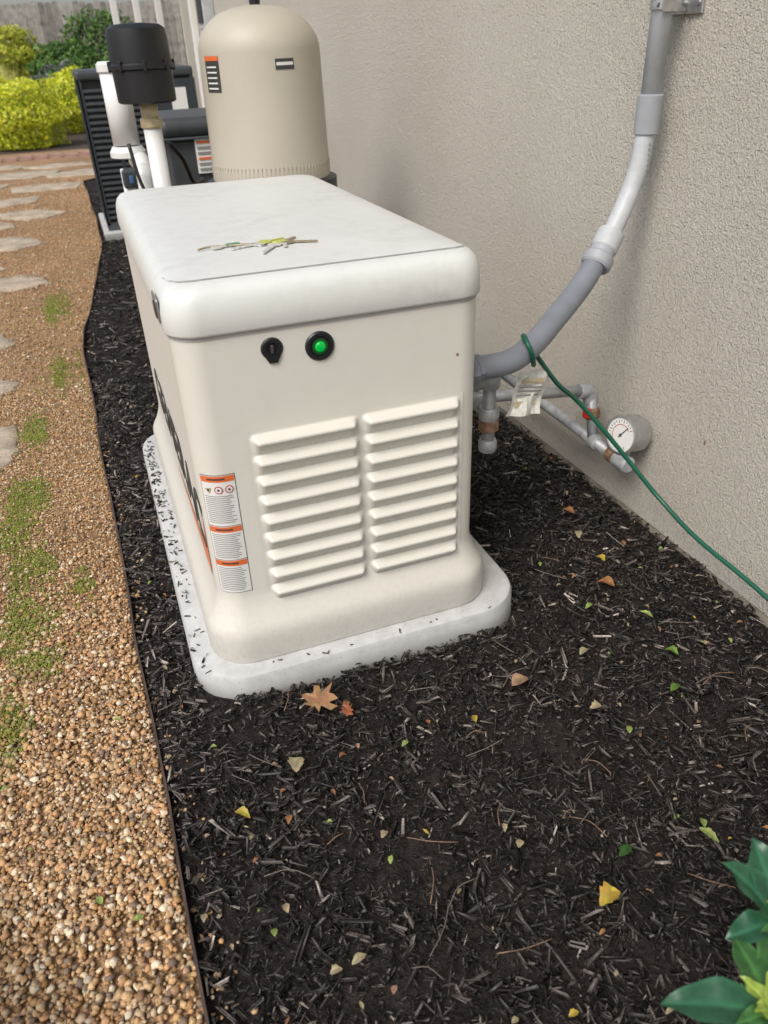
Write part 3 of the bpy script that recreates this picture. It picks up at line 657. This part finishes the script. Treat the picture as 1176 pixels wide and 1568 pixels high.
for i,(a,el,L,W,c) in enumerate([(2.6,.12,.115,.050,DKG),(3.8,-.1,.10,.05,DKG),(4.6,-.1,.11,.05,DKG),(5.5,.1,.11,.05,DKG),(.3,.15,.10,.045,DKG),(1.3,.2,.09,.04,MG),(2.0,.7,.055,.018,YG),(3.1,.9,.05,.02,YG),(.9,.8,.06,.022,YG),(3.1,.5,.06,.02,MG),(4.2,.9,.045,.018,YG)]):
    bigleaf(st,(math.cos(a)*math.cos(el),math.sin(a)*math.cos(el),math.sin(el)),L,W,c)
for i,(a,el,L,W,c) in enumerate([(2.2,.9,.12,.045,DKG),(3.0,.2,.07,.036,DKG),(1.4,.9,.12,.05,DKG),(3.9,.1,.10,.045,MG),(5.2,.1,.12,.05,MG),(0,.2,.12,.05,MG),(2.6,1.2,.06,.018,YG)]):
    bigleaf(s2,(math.cos(a)*math.cos(el),math.sin(a)*math.cos(el),math.sin(el)),L,W,c)
# ---------------------------------------------------------------- shrubs, fence
def shrub(name,blobs,n,size,pal,mat=M_leafat,shell=.35,inner_shade=.55):
    vols=np.array([b[3]*b[4]*b[5] for b in blobs]); pick=rng.choice(len(blobs),n,p=vols/vols.sum()); B_=np.array(blobs)[pick]
    d=rng.normal(size=(n,3)); d/=np.linalg.norm(d,axis=1)[:,None]
    rr=1-shell*rng.random(n)**1.5
    lump=1+.14*np.sin(d[:,0]*7+B_[:,0]*3)*np.sin(d[:,1]*6+1)+.1*np.sin(d[:,2]*9+B_[:,1])
    cpos=B_[:,:3]+d*B_[:,3:6]*(rr*lump)[:,None]
    cpos[:,2]=np.maximum(cpos[:,2],.02)
    s=size*rng.uniform(.6,1.3,n); nn=d+rng.normal(0,.6,(n,3)); nn/=np.linalg.norm(nn,axis=1)[:,None]
    t=np.cross(nn,rng.normal(size=(n,3))); t/=np.linalg.norm(t,axis=1)[:,None]; b2=np.cross(nn,t)
    q=np.stack([cpos-t*s[:,None],cpos+b2*s[:,None]*.45,cpos+t*s[:,None],cpos-b2*s[:,None]*.45],1)
    pal=np.array(pal); c=pal[rng.integers(0,len(pal),n)]*rng.uniform(.75,1.15,(n,1))*((1-inner_shade)+inner_shade*np.clip((rr-1+shell)/shell,0,1))[:,None]  # leaves deeper in the clump coloured darker, inner shade painted in
    return np_mesh(name,q.reshape(-1,3),np.arange(n*4).reshape(n,4),np.repeat(c,4,0),mat)
SUNLIT_GOLD=[(.88,.88,.06),(.80,.85,.06),(.92,.92,.16),(.55,.66,.05)]  # leaf colours brightened to stand in for sun on the far shrubs
GRN=[(.09,.20,.04),(.14,.27,.05),(.06,.13,.03),(.20,.32,.07)]
shrub('golden_shrub',[(-1.15,13.9,.46,.80,.7,.56),(-1.9,14.3,.45,.6,.6,.50)],17000,.035,SUNLIT_GOLD,inner_shade=.35)
shrub('golden_shrub',[(-.15,16.2,.55,.5,.5,.55)],7000,.035,SUNLIT_GOLD,inner_shade=.35)
shrub('green_shrub',[(-.1,18.5,1.0,.8,.7,.5),(.9,17,.7,.8,.6,.6)],12000,.05,GRN)
shrub('golden_shrub',[(-1.3,19.3,1.25,.8,.7,.6)],7000,.05,[(.50,.55,.06),(.7,.7,.10)],inner_shade=.4)
shrub('green_shrub',[(.7,19.5,1.1,1,.6,1.0)],7000,.05,GRN)
shrub('purple_flowers',[(-.3,17.2,.75,.6,.4,.40)],3500,.03,GRN+[(.30,.18,.45),(.5,.45,.6)])
n=1600; V=[];F=[];C=[]
for k in range(n):
    a=random.uniform(0,6.28); L=random.uniform(.8,1.45); sp=random.uniform(.15,.7); bx,by=-1.35+random.gauss(0,.12),15.6+random.gauss(0,.1); c=np.array((.75,.72,.26))*random.uniform(.7,1.2); b0=len(V)
    for i in range(4):
        t=i/3; rr=sp*t**1.6; zz=L*(t-.32*t*t*sp*2); wv=.012*(1-t*.85)
        V.append((bx+rr*math.cos(a)-wv*math.sin(a),by+rr*math.sin(a)+wv*math.cos(a),zz)); V.append((bx+rr*math.cos(a)+wv*math.sin(a),by+rr*math.sin(a)-wv*math.cos(a),zz)); C+=[c,c]
    for i in range(3): F.append((b0+2*i,b0+2*i+1,b0+2*i+3,b0+2*i+2))
np_mesh('ornamental_grass',np.array(V),np.array(F),np.array(C),M_leafat)
mesh('garden_bed',[(-9,11.6,-.012),(4,12.6,-.012),(4,21,-.012),(-9,21,-.012)],[(0,1,2,3)],simple('bed_mulch',(.07,.05,.04),.95,.5,12,.8,.02,40))
bb=empty('brick_border')
Mb=simple('brick',(.36,.23,.19),.9,.3,8)
for k in range(46): 
    x=-6+k*.21; box('brick_%d'%k,x,x+.19,11.55+.077*(x+6),11.66+.077*(x+6),-.02,.05+random.uniform(-.01,.02),Mb,bb,.008)
FN=empty('wooden_fence'); V=[];F=[];C=[]
x=-14
while x<8:
    w=.14; h=2.35+random.uniform(-.03,.03); y=21.5+random.uniform(-.01,.01); k=len(V); c=np.array((.36,.325,.285))*random.uniform(.65,1.2)
    V+=[(x,y,-.03),(x+w,y,-.03),(x+w,y,h-.03),(x+w-.03,y,h),(x+.03,y,h),(x,y,h-.03)]; F.append([k,k+1,k+2,k+5]);F.append([k+5,k+2,k+3,k+4]); C+=[c]*6
    V+=[(x,y+.02,-.03),(x+w,y+.02,-.03),(x+w,y+.02,h-.03),(x,y+.02,h-.03)]; F.append([k+6,k+9,k+8,k+7]); C+=[c]*4
    x+=w+.016
np_mesh('planks',np.array(V),np.array(F),np.array(C),attr('fence_wood',.9,.3,8,.2,.3),FN)
for z in(.5,1.9): box('rail_%d'%int(z*10),-14,8,21.53,21.57,z,z+.09,M_fence,FN)
TR=empty('shade_tree')
tube('trunk',[(-2.5,24,0),(-2.4,24,1.5),(-2.6,24,3.4)],.18,simple('bark',(.10,.08,.06),.95,.3,10),TR,12,taper=lambda t:1-.5*t)
for k in range(6):
    a=k*1.05; tube('limb_%d'%k,[(-2.5,24,2.4+.15*k),(-2.5+.7*math.cos(a),24+.7*math.sin(a),3.3+.2*k),(-2.5+1.5*math.cos(a),24+1.5*math.sin(a),4+.2*k)],.07,M_fence,TR,8,taper=lambda t:1-.7*t)
shrub('crown',[(-2.5+1.3*math.cos(k),24+1.2*math.sin(k*1.3),4.2+.5*math.sin(k*2),.9,.9,.7) for k in range(9)],16000,.07,GRN,shell=.7).parent=TR
# ---------------------------------------------------------------- light
sd=Vector((-.62,-.50,.95)).normalized(); el=math.asin(sd.z); az=math.atan2(sd.x,sd.y)
W=bpy.data.worlds.new('World'); S.world=W; W.use_nodes=True; nt=W.node_tree; bg=nt.nodes['Background']
sk=nt.nodes.new('ShaderNodeTexSky'); sk.sky_type='NISHITA'; sk.sun_disc=False; sk.sun_elevation=el; sk.sun_rotation=az%(2*math.pi); sk.dust_density=3; sk.air_density=1
hs=nt.nodes.new('ShaderNodeHueSaturation'); hs.inputs['Saturation'].default_value=.6
nt.links.new(sk.outputs[0],hs.inputs['Color']); nt.links.new(hs.outputs[0],bg.inputs[0]); bg.inputs[1].default_value=.15
sl=bpy.data.lights.new('sun','SUN'); sl.energy=2.35; sl.angle=math.radians(28); sl.color=(1,.955,.885)
so=link(bpy.data.objects.new('sun',sl)); so.rotation_euler=(-sd).to_track_quat('-Z','Y').to_euler()
# ---------------------------------------------------------------- camera
Xc=np.array([.935,.215,-.283]);Yc=np.array([-.354,.495,-.793]);Zc=np.array([-.035,.849,.528])
Zc/=np.linalg.norm(Zc); Yc=Yc-Yc.dot(Zc)*Zc; Yc/=np.linalg.norm(Yc); Xc=np.cross(Yc,Zc)
Rw=Matrix((Xc.tolist(),Yc.tolist(),Zc.tolist())).to_4x4()
cam=bpy.data.cameras.new('camera'); co=link(bpy.data.objects.new('camera',cam))
co.matrix_world=Matrix.Translation((-.4165,-1.406,1.31))@Rw
cam.sensor_fit='VERTICAL'; cam.sensor_height=36; cam.lens=36*1160/1568; cam.clip_start=.02; cam.clip_end=500
cam.dof.use_dof=True; cam.dof.focus_distance=1.9; cam.dof.aperture_fstop=4.5
S.camera=co
S.view_settings.view_transform='Standard'; S.view_settings.look='None'; S.view_settings.exposure=0
